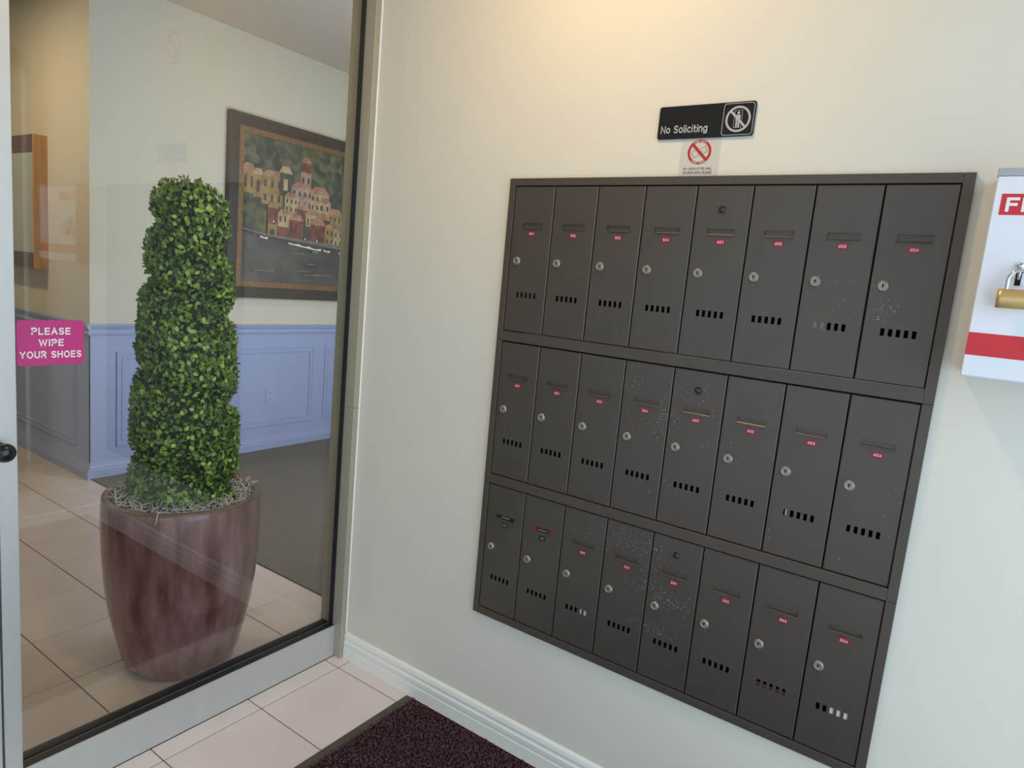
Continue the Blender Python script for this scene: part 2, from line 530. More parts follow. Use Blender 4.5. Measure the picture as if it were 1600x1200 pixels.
# wainscot, chair rail and lobby baseboards, panel mouldings
t = MB().box(XP, XP + .006, YC - .006, 5.2, .0, .97).box(-6.0, XP + .006, YC - .006, YC, 0, .97)
struct(t.build('trim_1', 'periwinkle'), 'periwinkle painted wainscot below the chair rail')
t = MB()
rail_prof = [(0, .932), (.012, .932), (.016, .940), (.016, .948), (.011, .952), (.011, .966), (.018, .972), (.022, .985), (.026, .990), (.026, 1.0), (0, 1.0)]
t.prism(rail_prof, lambda u, v, d: (XP + .006 + u, d, v), YC - .006, 5.2)
t.prism(rail_prof, lambda u, v, d: (d, YC - .006 - u, v), -6.0, XP + .032)
struct(t.build('trim_2', 'periwinkle'), 'moulded periwinkle chair rail')
base_prof = [(0, 0), (.018, 0), (.018, .050), (.013, .056), (.013, .068), (.008, .078), (.005, .100), (0, .102)]
t = MB().prism(base_prof, lambda u, v, d: (XP + .006 + u, d, v + .006), YC - .006, 5.2)
t.prism(base_prof, lambda u, v, d: (d, YC - .006 - u, v), -6.0, XP + .024)
struct(t.build('baseboard_lobby', 'periwinkle'))
def panel(fn, u0, u1, v0, v1, name):
    w = MB()
    for inset, th, d in ((0, .012, .010), (.012, .020, .005), (.032, .010, .009)):
        o = [(u0 + inset, v0 + inset), (u1 - inset, v0 + inset), (u1 - inset, v1 - inset), (u0 + inset, v1 - inset)]
        i2 = inset + th
        i = [(u0 + i2, v0 + i2), (u1 - i2, v0 + i2), (u1 - i2, v1 - i2), (u0 + i2, v1 - i2)]
        w.ring(o, i, fn, 0, d)
    return struct(w.build(name, 'periwinkle'), 'raised panel moulding on the wainscot')
fp = lambda u, v, d: (XP + .006 + d, u, v)
panel(fp, .42, 1.99, .195, .822, 'trim_3')
panel(fp, 2.105, 3.7, .195, .822, 'trim_4')
fh = lambda u, v, d: (u, YC - .006 - d, v)
panel(fh, -4.5, -2.83, .195, .822, 'trim_5')

# ------------------------------------------------------------------ glazed partition
GX = -.036
win = struct(empty('window_1', (0, -.5, 0)), 'tall fixed glass sidelight in a metal frame')
def wchild(mb, name, mats, par, label=None):
    o = mb.build(name, mats)
    o.parent = par
    o.matrix_parent_inverse = Matrix.Translation(-Vector(par.location))
    if label: o['label'] = label
    return o
YM = -1.052     # right edge of the pale mullion
wchild(MB().box(-.085, .0345, -.019, WY - .0005, 0, .9845, bev=.0010), 'frame_post', 'aluminium_olive', win)
wchild(MB().box(-.085, .0345, -.019, WY - .0005, .9855, 2.62, bev=.0010), 'frame_post', 'aluminium_olive', win)
wchild(MB().prism([(.0345, WY - .006), (.0345, WY - .0005), (.0372, WY - .0005), (.0362, WY - .002)], lambda u, v, d: (u, v, d), .103, 2.62), 'caulk_bead', 'print_white', win, 'white caulk bead along the wall')
wchild(MB().box(-.085, .0, YM, -.019, 0.0, .121, bev=.0015).box(-.004, .0, YM, -.019, .121, .1265), 'bottom_rail', 'aluminium', win)
wchild(MB().box(-.085, .0, YM, -.019, 2.56, 2.62), 'top_rail', 'aluminium_olive', win)
wchild(MB().box(-.085, .005, YM - .038, YM, 0, 2.62, bev=.0012), 'mullion', 'aluminium', win)
g = MB().box(-.030, -.005, YM, -.019, .121, .1275).box(-.072, -.042, YM, -.019, .121, .1275)
g.box(-.031, -.014, -.0255, -.019, .1275, 2.56)
g.box(-.031, -.014, YM, YM + .005, .1275, 2.56)
wchild(g, 'gasket', 'rubber_black', win)
wchild(MB().box(GX - .003, GX + .003, YM - .006, -.014, .115, 2.57), 'pane', 'glass', win)

door = struct(empty('door_1', (0, -1.6, 0)), 'metal and glass door beside the sidelight')
YD = YM - .043
wchild(MB().box(-.045, .004, YD - .10, YD, .008, 2.3, bev=.0015), 'door_stile', 'aluminium', door)
wchild(MB().box(-.045, .004, YD - .95, YD - .85, .008, 2.3, bev=.0015), 'door_stile', 'aluminium', door)
wchild(MB().box(-.045, .004, YD - .85, YD - .10, .008, .26), 'door_rail', 'aluminium', door)
wchild(MB().box(-.045, .004, YD - .85, YD - .10, 2.18, 2.3), 'door_rail', 'aluminium', door)
wchild(MB().box(-.025, -.019, YD - .86, YD - .09, .25, 2.19), 'pane', 'glass', door)
kz = .992
kp = [(.004, 0), (.017, 0), (.017, .006), (.0095, .010), (.009, .024), (.015, .030), (.021, .037), (.0225, .045), (.0205, .053), (.015, .059), (.008, .062), (.0005, .063)]
wchild(MB().lathe(kp, (.004, -1.092, kz), 32, 'x'), 'knob', 'knob_black', door, 'glossy black round knob')
wchild(MB().box(-.085, .004, YB, YD - .96, 0, 2.62), 'frame_panel', 'aluminium', door)

# street glazing (behind the camera)
sw = struct(empty('window_2', (XE + .05, -1.2, 0)), 'glazed street front')
for y in (-.115, -1.25, -2.42):
    wchild(MB().box(XE + .02, XE + .09, y - .03, y + .03, 0, 2.5), 'mullion', 'aluminium', sw)
wchild(MB().box(XE + .02, XE + .09, -2.39, -.045, 0, .16), 'bottom_rail', 'aluminium', sw)
wchild(MB().box(XE + .02, XE + .09, -2.39, -.045, 2.40, 2.5), 'top_rail', 'aluminium', sw)
wchild(MB().box(XE + .05, XE + .056, -1.22, -.045, .16, 2.40), 'pane', 'glass', sw)
wchild(MB().box(XE + .05, XE + .056, -2.39, -1.28, .16, 2.40), 'pane', 'glass', sw)

bw = struct(empty('window_3', (1.25, YB - .05, .2)), 'side window of the vestibule')
for x in (.17, 1.25, 2.33):
    wchild(MB().box(x - .02, x + .02, YB - .08, YB - .03, .2, 2.4), 'mullion', 'aluminium', bw)
wchild(MB().box(.19, 2.31, YB - .06, YB - .054, .2, 2.4), 'pane', 'glass', bw)

# ------------------------------------------------------------------ ceiling lamps
def downlight(loc, power, label, col=(1.0, 0.74, 0.42), r=.075):
    e = empty('ceiling_downlight', loc)
    tag(e, label, 'ceiling light')
    child(MB().lathe([(r, 0), (r + .022, 0), (r + .02, -.006), (r + .002, -.010), (r, -.004)], n=32), 'trim_ring', 'trim_white', e)
    child(MB().lathe([(.0005, -.003), (r, -.003)], n=32), 'lens', 'lamp_lens', e)
    ld = bpy.data.lights.new('downlight', 'AREA')
    ld.shape = 'DISK'; ld.size = r * 1.8; ld.energy = power; ld.color = col
    o = bpy.data.objects.new('lamp_light', ld)
    C.objects.link(o); o.parent = e; o.location = (0, 0, -.014)
downlight((.95, -.60, ZV), 10, 'recessed warm downlight in the vestibule ceiling near the mailboxes', (1.0, 0.66, 0.28))
downlight((-3.0, -.75, ZC), 20, 'recessed warm downlight in the lobby ceiling by the hall corner')
downlight((-1.15, 1.35, ZC), 7, 'recessed downlight in the lobby ceiling in front of the painting', (1.0, 0.84, 0.62), .12)

# ------------------------------------------------------------------ mailboxes
FY = -.002                       # face of the frame
DX0, PITCH = .652, .14
ROWS = [(1.773, 1.341), (1.3100, .8865), (.8565, .4385)]
BANDS = [(1.794, 1.3113), (1.3107, .8573), (.8567, .415)]
ROWLAB = ['top row of eight dark grey mailboxes with red number tags 501 to 604',
          'middle row of eight dark grey mailboxes with red number tags 301 to 404',
          'bottom row of eight dark grey mailboxes ending in tag 204']
NUM = [['501', '502', '503', '504', '601', '602', '603', '604'],
       ['301', '302', '303', '304', '401', '402', '403', '404'],
       [None, None, '101', '102', '201', '202', '203', '204']]
front = lambda u, v, d: (u, -d, v)       # faces the vestibule (-y)

def door_mesh(h):
    """front plate with five vent slots, a card window and a lock hole seat; local origin = lower left"""
    g = .0016
    x0, x1, z0, z1 = g, PITCH - g, .0022, h - .0022
    T, ch = .0075, .0016
    m = MB()
    vx = [.0368 + .0153 * k for k in range(5)]
    vents = [(a, a + .0082, .1050, .1215) for a in vx]
    card = (.0385, .1068, .3110, .3245)
    xs = sorted({x0 + ch, x1 - ch, card[0], card[1]} | {p for a in vents for p in a[:2]})
    zs = sorted({z0 + ch, z1 - ch, .1050, .1215, card[2], card[3]})
    for i in range(len(xs) - 1):
        for j in range(len(zs) - 1):
            cx, cz = (xs[i] + xs[i + 1]) / 2, (zs[j] + zs[j + 1]) / 2
            if any(a < cx < b and c < cz < d for a, b, c, d in vents) or (card[0] < cx < card[1] and card[2] < cz < card[3]):
                continue
            m.face([(xs[i], 0, zs[j]), (xs[i + 1], 0, zs[j]), (xs[i + 1], 0, zs[j + 1]), (xs[i], 0, zs[j + 1])])
    def hole(a, b, c, d, dep, back, mi=0):
        A = [(a, 0, c), (b, 0, c), (b, 0, d), (a, 0, d)]
        B = [(p[0], dep, p[2]) for p in A]
        for k in range(4):
            l = (k + 1) % 4
            m.face([A[k], B[k], B[l], A[l]], mi)
        if back: m.face(B, mi)
    for a in vents: hole(*a, .0030, False)
    hole(*card, .0040, True)
    # raised card-holder lip below and at the left
    m.prism([(0, card[2] - .0030), (.0030, card[2] - .0020), (.0006, card[2] + .0012), (0, card[2] + .0012)], lambda u, v, d: (d, -u, v), card[0] - .002, card[1])
    m.box(card[0] - .002, card[0], -.0014, .0, card[2] + .0012, card[3])
    # chamfer and skirt
    I = [(x0 + ch, 0, z0 + ch), (x1 - ch, 0, z0 + ch), (x1 - ch, 0, z1 - ch), (x0 + ch, 0, z1 - ch)]
    O = [(x0, ch, z0), (x1, ch, z0), (x1, ch, z1), (x0, ch, z1)]
    Bk = [(p[0], T, p[2]) for p in O]
    for k in range(4):
        l = (k + 1) % 4
        m.face([I[k], I[l], O[l], O[k]])
        m.face([O[k], O[l], Bk[l], Bk[k]])
    m.norecalc = False
    return m.mesh('door', 'mailbox_paint')

lock_mb = MB().lathe([(.0128, .0), (.0128, -.0016), (.0112, -.0022), (.0108, -.0042), (.0098, -.0050), (.0070, -.0049), (.0066, -.0047), (.0003, -.0046)], n=24, axis='y')
lock_mb.box(-.0010, .0010, -.00475, -.0040, -.0040, .0026, m=1)
lock_mb.lathe([(.0024, -.0049), (.0003, -.0049)], (0, 0, .0020), 10, 'y', m=1)
lock_mesh = lock_mb.mesh('lock', ['zinc', 'cavity'])
mast = MB().lathe([(.0118, 0), (.0118, -.0012), (.0098, -.0016), (.0090, -.0004)], n=24, axis='y', m=1)
mast.lathe([(.0090, -.0004), (.0003, -.0004)], n=24, axis='y', m=2)
mast.lathe([(.0060, -.0004), (.0060, -.0020), (.0003, -.0022)], (.0012, 0, -.0004), 16, 'y', m=1)
mast.box(.0002, .0022, -.0026, -.0020, -.0040, .0040, m=2)
master_mesh = mast.mesh('master_lock', ['zinc', 'mailbox_paint', 'cavity'])

banks = []
for r in range(3):
    zt, zb = ROWS[r]
    bt, bb = BANDS[r]
    base = empty('mailbox_bank', (MX0, FY, bb))
    tag(base, ROWLAB[r], 'mailboxes', 'mailbox rows on the wall')
    banks.append(base)
    off = Vector(base.location)
    L = lambda x, y, z: (x - off.x, y - off.y, z - off.z)
    def bx(mb, x0, x1, y0, y1, z0, z1, **k):
        a = L(x0, y0, z0); b2 = L(x1, y1, z1)
        return mb.box(a[0], b2[0], a[1], b2[1], a[2], b2[2], **k)
    f = MB()
    bx(f, MX0, DX0, FY, WY - .0004, bb, bt, bev=.0008)
    bx(f, DX0 + 8 * PITCH, MX1, FY, WY - .0004, bb, bt, bev=.0008)
    if bt - zt > .005:
        bx(f, DX0, DX0 + 8 * PITCH, FY, WY - .0004, zt, bt, bev=.0008)
    bx(f, DX0, DX0 + 8 * PITCH, FY, WY - .0004, bb, zb, bev=.0008)
    child(f, 'frame', 'mailbox_frame', base)
    c = MB()   # dark sheet metal body behind the doors, with partitions
    bx(c, DX0, DX0 + 8 * PITCH, .15, .156, zb, zt)
    bx(c, DX0, DX0 + 8 * PITCH, .0115, .15, zb, zb + .002)
    bx(c, DX0, DX0 + 8 * PITCH, .0115, .15, zt - .002, zt)
    for k in range(9):
        x = DX0 + k * PITCH
        bx(c, x - .0006, x + .0006, .0115, .15, zb + .002, zt - .002)
    child(c, 'body', 'cavity', base)
    h = zt - zb
    dm = door_mesh(h)
    for k in range(8):
        x = DX0 + k * PITCH
        jy = .0004 * rnd.random()
        d = child(dm, 'door', None, base, L(x, .0005 + jy, zb))
        child(lock_mesh, 'lock', None, d, (.0275, 0, .2125))
        n = NUM[r][k]
        tg = MB()
        cx, cz = .0735 + rnd.uniform(-.002, .002), .2935 + rnd.uniform(-.0012, .0012)
        if n:
            tg.prism(rrect(cx - .0122, cx + .0122, cz - .0070, cz + .0070, .0008, 2), front, .0, .0007, 0)
            tg.text(n, front, .0009, .0072, cx, cz, 1, stroke=.20, gap=.34, width=.0165)
            child(tg, 'number_tag', ['tag_red', 'print_pinkwhite'], d)
        else:
            # black label strips with lettering too small to read
            tg.prism(rrect(cx - .0110, cx + .0110, cz - .0060, cz + .0060, .0008, 2), front, .0, .0007, 0)
            for q in range(3):
                tg.box(cx - .006 + q * .0045, cx - .003 + q * .0045, -.0009, -.0007, cz - .0016, cz + .0016, m=1)
            child(tg, 'number_tag', ['tag_black', 'sign_silver'], d)
            nc = MB()
            if k == 1:
                nc.box(.0385, .1068, -.0006, .0, .3125, .3240, m=2)
                nc.box(.0530, .0930, -.0010, -.0006, .3122, .3243, m=0)
            else:
                nc.box(.0390, .1060, .0010, .0016, .3150, .3240, m=0)
            yy = -.0010 if k == 1 else .0010
            for q in range(5):
                nc.box(.0585 + q * .0062, .0620 + q * .0062, yy - .0002, yy, .3170, .3200, m=1)
            child(nc, 'name_strip', ['tag_black', 'sign_silver' if k == 1 else 'shade_print_grey', 'tag_red'], d)
        if k == 4:
            child(master_mesh, 'master_lock', None, d, (.0690, 0, .3710))

# letters showing through the vent slots
def envelope(row, col, x0, x1, z0, z1, y, mname, label, tilt=0.0):
    zb = ROWS[row][1]
    e = MB().box(-(x1 - x0) / 2, (x1 - x0) / 2, 0, .002, 0, z1 - z0).build('envelope', mname)
    e.location = (DX0 + col * PITCH + (x0 + x1) / 2, y, zb + z0)
    e.rotation_euler = (0, tilt, 0)
    tag(e, label, 'envelope')
envelope(2, 7, .066, .130, .0025, .130, .0045, 'paper_white', 'white envelope showing through the vent slots of mailbox 204')
envelope(2, 6, .012, .105, .0025, .1115, .0060, 'wood_brown', 'brown letter low behind the vents of the bottom mailbox second from the right end', 0.0)
envelope(2, 2, .084, .132, .0025, .1200, .0045, 'box_white', 'white letter corner behind the right vent slots of mailbox 101')
envelope(0, 6, .008, .060, .0025, .1300, .0090, 'board_grey', 'grey letter behind the left vent slots of mailbox 603')
envelope(0, 0, .008, .128, .0025, .1300, .0095, 'frame_dark', 'dark letter behind the vent slots of the top left mailbox')
envelope(1, 6, .040, .0445, .0025, .1400, .0050, 'paper_grey', 'thin edge of a letter in the first vent slot of mailbox 403')

# paint specks on the middle and bottom doors
def specks(bank, row, clusters, seed):
    rr = random.Random(seed)
    off = Vector(bank.location)
    m = MB()
    for x, z, sx, sz, n in clusters:
        for i in range(n):
            px, pz = rr.gauss(x, sx), rr.gauss(z, sz)
            if not (ROWS[row][1] + .005 < pz < ROWS[row][0] - .005): continue
            fx = (px - DX0) % PITCH
            if fx < .006 or fx > PITCH - .006: continue
            hz = pz - ROWS[row][1]
            if .028 < fx < .115 and (.27 < hz < .335 or .095 < hz < .13): continue
            s = rr.choice((.0004, .0005, .0006, .0007, .0010))
            k = 5
            pts = [(px + s * math.cos(2 * PI * j / k + i) * rr.uniform(.7, 1.2), pz + s * math.sin(2 * PI * j / k + i)) for j in range(k)]
            m.prism(pts, lambda u, v, d: (u - off.x, -d - off.y, v - off.z), -.0009, .00015, 0)
    o = child(m, 'paint_specks', 'sign_silver', bank)
    o['kind'] = 'stuff'
    o['label'] = 'scattered pale paint specks'
specks(banks[1], 1, [(1.10, 1.26, .02, .03, 26), (1.19, 1.17, .035, .03, 120), (1.26, 1.20, .06, .05, 70), (1.24, .99, .02, .01, 14),
                     (.72, 1.01, .03, .03, 30), (.80, .96, .03, .03, 14), (1.12, .98, .08, .05, 26), (1.42, 1.18, .10, .05, 26), (1.33, .93, .2, .03, 18)], 3)
specks(banks[1], 1, [(1.73, 1.05, .03, .05, 8)], 4)
specks(banks[2], 2, [(1.14, .80, .05, .03, 110), (1.22, .76, .04, .06, 170), (1.27, .68, .035, .012, 90), (1.24, .585, .035, .010, 60), (1.02, .80, .05, .02, 30), (1.35, .70, .03, .05, 30)], 5)
specks(banks[0], 0, [(1.67, 1.51, .02, .012, 26), (1.66, 1.485, .02, .008, 22), (1.55, 1.54, .03, .02, 16), (1.35, 1.48, .2, .06, 16), (1.04, 1.44, .03, .03, 8)], 6)

# ------------------------------------------------------------------ signs above the mailboxes
e = empty('no_soliciting_sign', (1.206, WY, 1.888))
tag(e, 'black plastic No Soliciting sign with barred figure pictogram above the mailboxes', 'sign')
ft = lambda u, v, d: (u, -d, v)
W2, H = .1225, .0805
child(MB().prism(rrect(-W2, W2, 0, H, .006), ft, 0, .0050), 'plate', 'sign_black', e)
child(MB().text('No Soliciting', ft, .0053, .0190, -W2 + .0085, .0235, 0, stroke=.165, gap=.27, left=True, width=.1230), 'lettering', 'sign_silver', e)
pc = MB()
sq = (W2 - .0775, W2 - .0028, .0028, H - .0028)
pc.ring(rrect(*sq, .007), rrect(sq[0] + .0013, sq[1] - .0013, sq[2] + .0013, sq[3] - .0013, .0060), ft, .0050, .0054)
cx, cy = (sq[0] + sq[1]) / 2, H / 2
pc.ring(circ(cx, cy, .0305, 40), circ(cx, cy, .0255, 40), ft, .0050, .0056)
a = math.radians(-45)
ca, sa = math.cos(a), math.sin(a)
bar = [(-.027, -.0026), (.027, -.0026), (.027, .0026), (-.027, .0026)]
pc.prism([(cx + u * ca - v * sa, cy + u * sa + v * ca) for u, v in bar], ft, .0050, .0058)
pc.ring([(cx - .0095, cy - .0205), (cx + .0095, cy - .0205), (cx + .0095, cy + .0205), (cx - .0095, cy + .0205)],
        [(cx - .0087, cy - .0197), (cx + .0087, cy - .0197), (cx + .0087, cy + .0197), (cx - .0087, cy + .0197)], ft, .0050, .0054)
pc.prism(circ(cx, cy + .0145, .0032, 16), ft, .0050, .0054)
pc.prism(rrect(cx - .0056, cx + .0056, cy - .006, cy + .0100, .002, 3), ft, .0050, .0054)
pc.prism([(cx - .0048, cy - .019), (cx - .0006, cy - .019), (cx - .0006, cy - .005), (cx - .0048, cy - .005)], ft, .0050, .0054)
pc.prism([(cx + .0006, cy - .019), (cx + .0048, cy - .019), (cx + .0048, cy - .005), (cx + .0006, cy - .005)], ft, .0050, .0054)
child(pc, 'pictogram', 'sign_silver', e, (0, 0, 0))

e = empty('junk_mail_sticker', (1.2025, WY, 1.7955))
tag(e, 'small grey paper sticker with red barred letter, below the black sign', 'sticker')
child(MB().box(-.0505, .0505, -.0008, 0, 0, .0920), 'paper', 'paper_grey', e)
pr = MB()
cx, cy = -.002, .0590
pr.ring(circ(cx, cy, .0305, 36), circ(cx, cy, .0240, 36), ft, .0008, .0011)
pr.prism([(cx + u * ca - v * sa, cy + u * sa + v * ca) for u, v in [(-.026, -.0036), (.026, -.0036), (.026, .0036), (-.026, .0036)]], ft, .0008, .0014)
child(pr, 'prohibition_mark', 'print_red', e)
lt = MB()
def rot(pts, ang, ox, oy):
    c_, s_ = math.cos(ang), math.sin(ang)
    return [(ox + u * c_ - v * s_, oy + u * s_ + v * c_) for u, v in pts]
o1 = [(-.019, -.008), (.019, -.008), (.019, .008), (-.019, .008)]
i1 = [(-.0181, -.0071), (.0181, -.0071), (.0181, .0071), (-.0181, .0071)]
lt.ring(rot(o1, .38, cx, cy), rot(i1, .38, cx, cy), ft, .0008, .0010)
for dv in (0, -.003):
    lt.prism(rot([(-.006, dv - .0005), (.008, dv - .0005), (.008, dv + .0005), (-.006, dv + .0005)], .38, cx, cy), ft, .0008, .0010)
child(lt, 'letter_drawing', 'print_black', e)
child(MB().text('NO UNSOLICITED MAIL', ft, .0010, .0062, cx, .0185, 0, stroke=.17, gap=.36, width=.074), 'text_line', 'print_black', e)
child(MB().text('OR DROP-OFFS, PLEASE', ft, .0010, .0070, cx, .0085, 0, stroke=.17, gap=.36, width=.074), 'text_line', 'print_black', e)
def arc_text(s, r, a0, a1, top):
    n = len(s)
    arc = MB()
    for i, ch in enumerate(s):
        if ch == ' ': continue
        an = math.radians(a0 + (a1 - a0) * (i + .5) / n)
        px, py = cx + r * math.cos(an), cy + r * math.sin(an)
        tr_ = an - PI / 2 if top else an + PI / 2
        c_, s_ = math.cos(tr_), math.sin(tr_)
        arc.text(ch, lambda u, v, d: (px + u * c_ - v * s_, -d, py + u * s_ + v * c_), .00135, .0044, 0, 0, 0, stroke=.2)
    child(arc, 'ring_lettering', 'paper_grey', e)
arc_text('JUNK MAIL', .0272, 130, 50, True)
arc_text('FREE ZONE', .0272, 230, 310, False)

e = empty('prohibition_notice', (1.205, WY, 2.30))
tag(e, 'pale wall notice with barred circle, seen only as a faint reflection in the glass', 'sign')
child(MB().box(-.075, .075, -.0010, 0, 0, .18), 'paper', 'paper_white', e)
pr = MB()
pr.ring(circ(0, .095, .060, 32), circ(0, .095, .049, 32), ft, .0010, .0013)
pr.prism([(u * ca + v * sa, .095 - u * sa + v * ca) for u, v in [(-.052, -.005), (.052, -.005), (.052, .005), (-.052, .005)]], ft, .0010, .0015)
child(pr, 'prohibition_mark', 'print_red', e)
child(MB().box(-.06, .06, -.0013, -.001, .012, .020), 'print', 'print_black', e)

# magenta sign on the glass
e = empty('wipe_shoes_sign', (GX + .0032, -.9640, 1.181))
tag(e, 'magenta rounded sign with white words PLEASE WIPE YOUR SHOES on the glass', 'sign')
fg = lambda u, v, d: (d, u, v)
child(MB().prism(rrect(-.074, .074, 0, .1115, .008), fg, 0, .0022), 'plate', 'magenta', e)
tx = MB()
for s, wd, z in (('PLEASE', .086, .0845), ('WIPE', .055, .0560), ('YOUR SHOES', .136, .0265)):
    tx.text(s, fg, .0025, .0178, 0.0, z, 0, stroke=.19, gap=.36, width=wd)
child(tx, 'lettering', 'print_white', e)

# ------------------------------------------------------------------ fire cabinet and padlock
FX0, FX1, FZ0, FZ1, FYF = 1.830, 2.25, 1.388, 1.780, -.130
e = empty('fire_cabinet', ((FX0 + FX1) / 2, WY, FZ0))
tag(e, 'white metal fire box with red lettering and red stripe beside the mailboxes', 'cabinet')
o = e.location
hw = (FX1 - FX0) / 2
child(MB().box(-hw, hw, -.118, 0, 0, FZ1 - FZ0 - .002, bev=.0012), 'body', 'box_white', e)
child(MB().box(-hw - .0005, hw + .0005, FYF - WY + .002, -.1185, FZ1 - FZ0 - .0165, FZ1 - FZ0 - .002, bev=.001), 'top_lip', 'shade_print_grey', e)  # shade along the top of the box put in as grey colour
dr = child(MB().box(-hw + .001, hw - .001, FYF - WY, -.1185, .003, FZ1 - FZ0 - .0175, bev=.0012), 'door', 'box_white', e)
fb = lambda u, v, d: (u, FYF - WY - d, v)
lb = MB().prism([(-hw + .0120, .3050), (-hw + .1850, .3050), (-hw + .1850, .3430), (-hw + .0120, .3430)], fb, 0, .0006, 0)
lb.text('FIRE', fb, .0009, .0260, -hw + .0205, .3235, 1, stroke=.20, gap=.34, left=True, width=.080)
child(lb, 'fire_label', ['box_red', 'print_white'], dr)
child(MB().box(-hw + .0009, hw - .0009, FYF - WY - .0006, FYF - WY, .0430, .0860), 'red_stripe', 'box_red', dr)
px = 1.8905 - o.x
st = MB().box(px - .0045, px + .0045, FYF - WY - .0012, FYF - WY, .178, .206, m=1)
st.tube([(px, FYF - WY, .206), (px, FYF - WY - .018, .207), (px, FYF - WY - .024, .200), (px, FYF - WY - .018, .190), (px, FYF - WY, .190)], .0022, 8, 0)
st.lathe([(.006, 0), (.006, -.004), (.0045, -.006), (.0003, -.0065)], (px, FYF - WY - .001, .214), 16, 'y', 0)
child(st, 'hasp_staple', ['chrome', 'cavity'], dr)

pl = empty('padlock', (1.8925, -.152, 1.523))
tag(pl, 'brass padlock with chrome shackle hanging on the white fire box', 'padlock')
prof = rrect(-.0295, .0295, -.0085, .0085, .0075, 5)
child(MB().prism(prof, lambda u, v, d: (u, v, d), 0, .0345, smooth=True), 'lock_body', 'brass', pl)
sh = [(-.0165, 0, .030), (-.0165, 0, .052)] + [(-.0165 * math.cos(PI * k / 10), 0, .052 + .0165 * math.sin(PI * k / 10)) for k in range(1, 10)] + [(.0165, 0, .052), (.0165, 0, .030)]
child(MB().tube(sh, .0034, 10), 'shackle', 'chrome', pl)

# ------------------------------------------------------------------ doormat
e = empty('doormat', (.38, -.012, 0))
tag(e, 'dark plum entrance mat with rubber edge along the baseboard', 'mat')
MW, MD = 1.60, 1.45
child(MB().box(.034, MW - .03, -MD, 0, 0, .004), 'backing', 'mat_base', e)
for bp in ([(0, 0), (.038, 0), (.038, .006), (.004, .0025)], [(MW - .03, 0), (MW, 0), (MW - .004, .0025), (MW - .03, .006)]):
    child(MB().prism(bp, lambda u, v, d: (u, d, v), -MD, -.001), 'rubber_border', 'mat_border', e)
pm = MB()
tints = []
r2 = random.Random(11)
nx, ny = 190, 150
for i in range(nx):
    for j in range(ny):
        if i * MW / nx > 1.0 and (i % 2 or j % 2): continue
        x = .026 + (MW - .052) * (i + r2.random()) / nx
        y = -.003 - (MD - .006) * (j + r2.random()) / ny
        x = x + r2.uniform(-.004, .004)
        x = min(max(x, .033 + .006 * r2.random()), MW - .022)
        y = min(max(y, -MD + .004), .003 if r2.random() < .5 else -.002)
        s = r2.uniform(.0036, .0058); hh = r2.uniform(.0075, .0125)
        an = r2.random() * PI
        cx_, sx_ = s * math.cos(an), s * math.sin(an)
        lx, ly = r2.uniform(-.004, .004), r2.uniform(-.004, .004)
        n = len(pm.v)
        pm.v += [(x - cx_, y - sx_, .003), (x + sx_, y - cx_, .003), (x + cx_, y + sx_, .003), (x - sx_, y + cx_, .003), (x + lx, y + ly, hh)]
        for a_, b_ in ((0, 1), (1, 2), (2, 3), (3, 0)):
            pm.f.append((n + a_, n + b_, n + 4)); pm.m.append(0); pm.s.append(True)
        tints += [r2.random()] * 5
pm.norecalc = True
me = pm.mesh('pile', 'mat_pile')
at = me.attributes.new('tint', 'FLOAT', 'POINT')
at.data.foreach_set('value', tints)
po = child(me, 'pile', None, e)
po['kind'] = 'stuff'

# ------------------------------------------------------------------ planter
PX, PY, PH = -.408, -.398, .640
pot_thing = empty('potted_topiary', (PX, PY, 0))
tag(pot_thing, 'spiral clipped boxwood topiary in a large plum brown glazed planter behind the glass', 'potted plant')
prof = [(.001, 0), (.172, 0), (.182, .012), (.200, .055), (.222, .150), (.2385, .230), (.2500, .315), (.2590, .440), (.2622, .545), (.2615, .610), (.2585, .632)]
e = child(MB().lathe(prof, n=72), 'planter', 'glaze', pot_thing)
e['label'] = 'rounded plum brown glazed planter'
rim = [(.2585, .632), (.2570, .639), (.2515, .642), (.2400, .641), (.2335, .637), (.2320, .628), (.2310, .560), (.2300, .50)]
child(MB().lathe(rim, n=72), 'rim', 'glaze_rim', e)
so = MB()
rows = []
for k in range(12):
    r = .2305 * k / 11 + .0005
    rows.append([(r * math.cos(2 * PI * j / 40), r * math.sin(2 * PI * j / 40), 0.612 + .008 * rnd.random() + .010 * (1 - k / 11)) for j in range(40)])
so.grid(rows, 0, True, close=True)
child(so, 'soil', 'soil', e)
ms = MB(); tints = []
r3 = random.Random(5)
for i in range(760):
    a = r3.uniform(0, 2 * PI)
    clump = .5 + .5 * math.sin(a * 5 + 1.3) * math.sin(a * 3 + .4)
    if r3.random() > .35 + .65 * clump: continue
    r = r3.uniform(.170, .226)
    p = Vector((r * math.cos(a), r * math.sin(a), .624 + r3.uniform(0, .018)))
    d = Vector((r3.uniform(-1, 1), r3.uniform(-1, 1), r3.uniform(-.3, .8))).normalized()
    pts = []
    for s in range(7):
        pts.append(tuple(p))
        d = (d + Vector((r3.uniform(-1, 1), r3.uniform(-1, 1), r3.uniform(-.7, .55))) * .75).normalized()
        p = p + d * r3.uniform(.006, .011)
        rr = math.hypot(p.x, p.y)
        lim = .229 if p.z < .644 else .252
        if rr > lim: p.x *= lim / rr; p.y *= lim / rr
        p.z = max(.622, min(p.z, .670))
    n0 = len(ms.v)
    ms.tube(pts, [.0007, .0011, .0012, .0012, .0011, .0010, .0005], 4)
    tints += [r3.random()] * (len(ms.v) - n0)
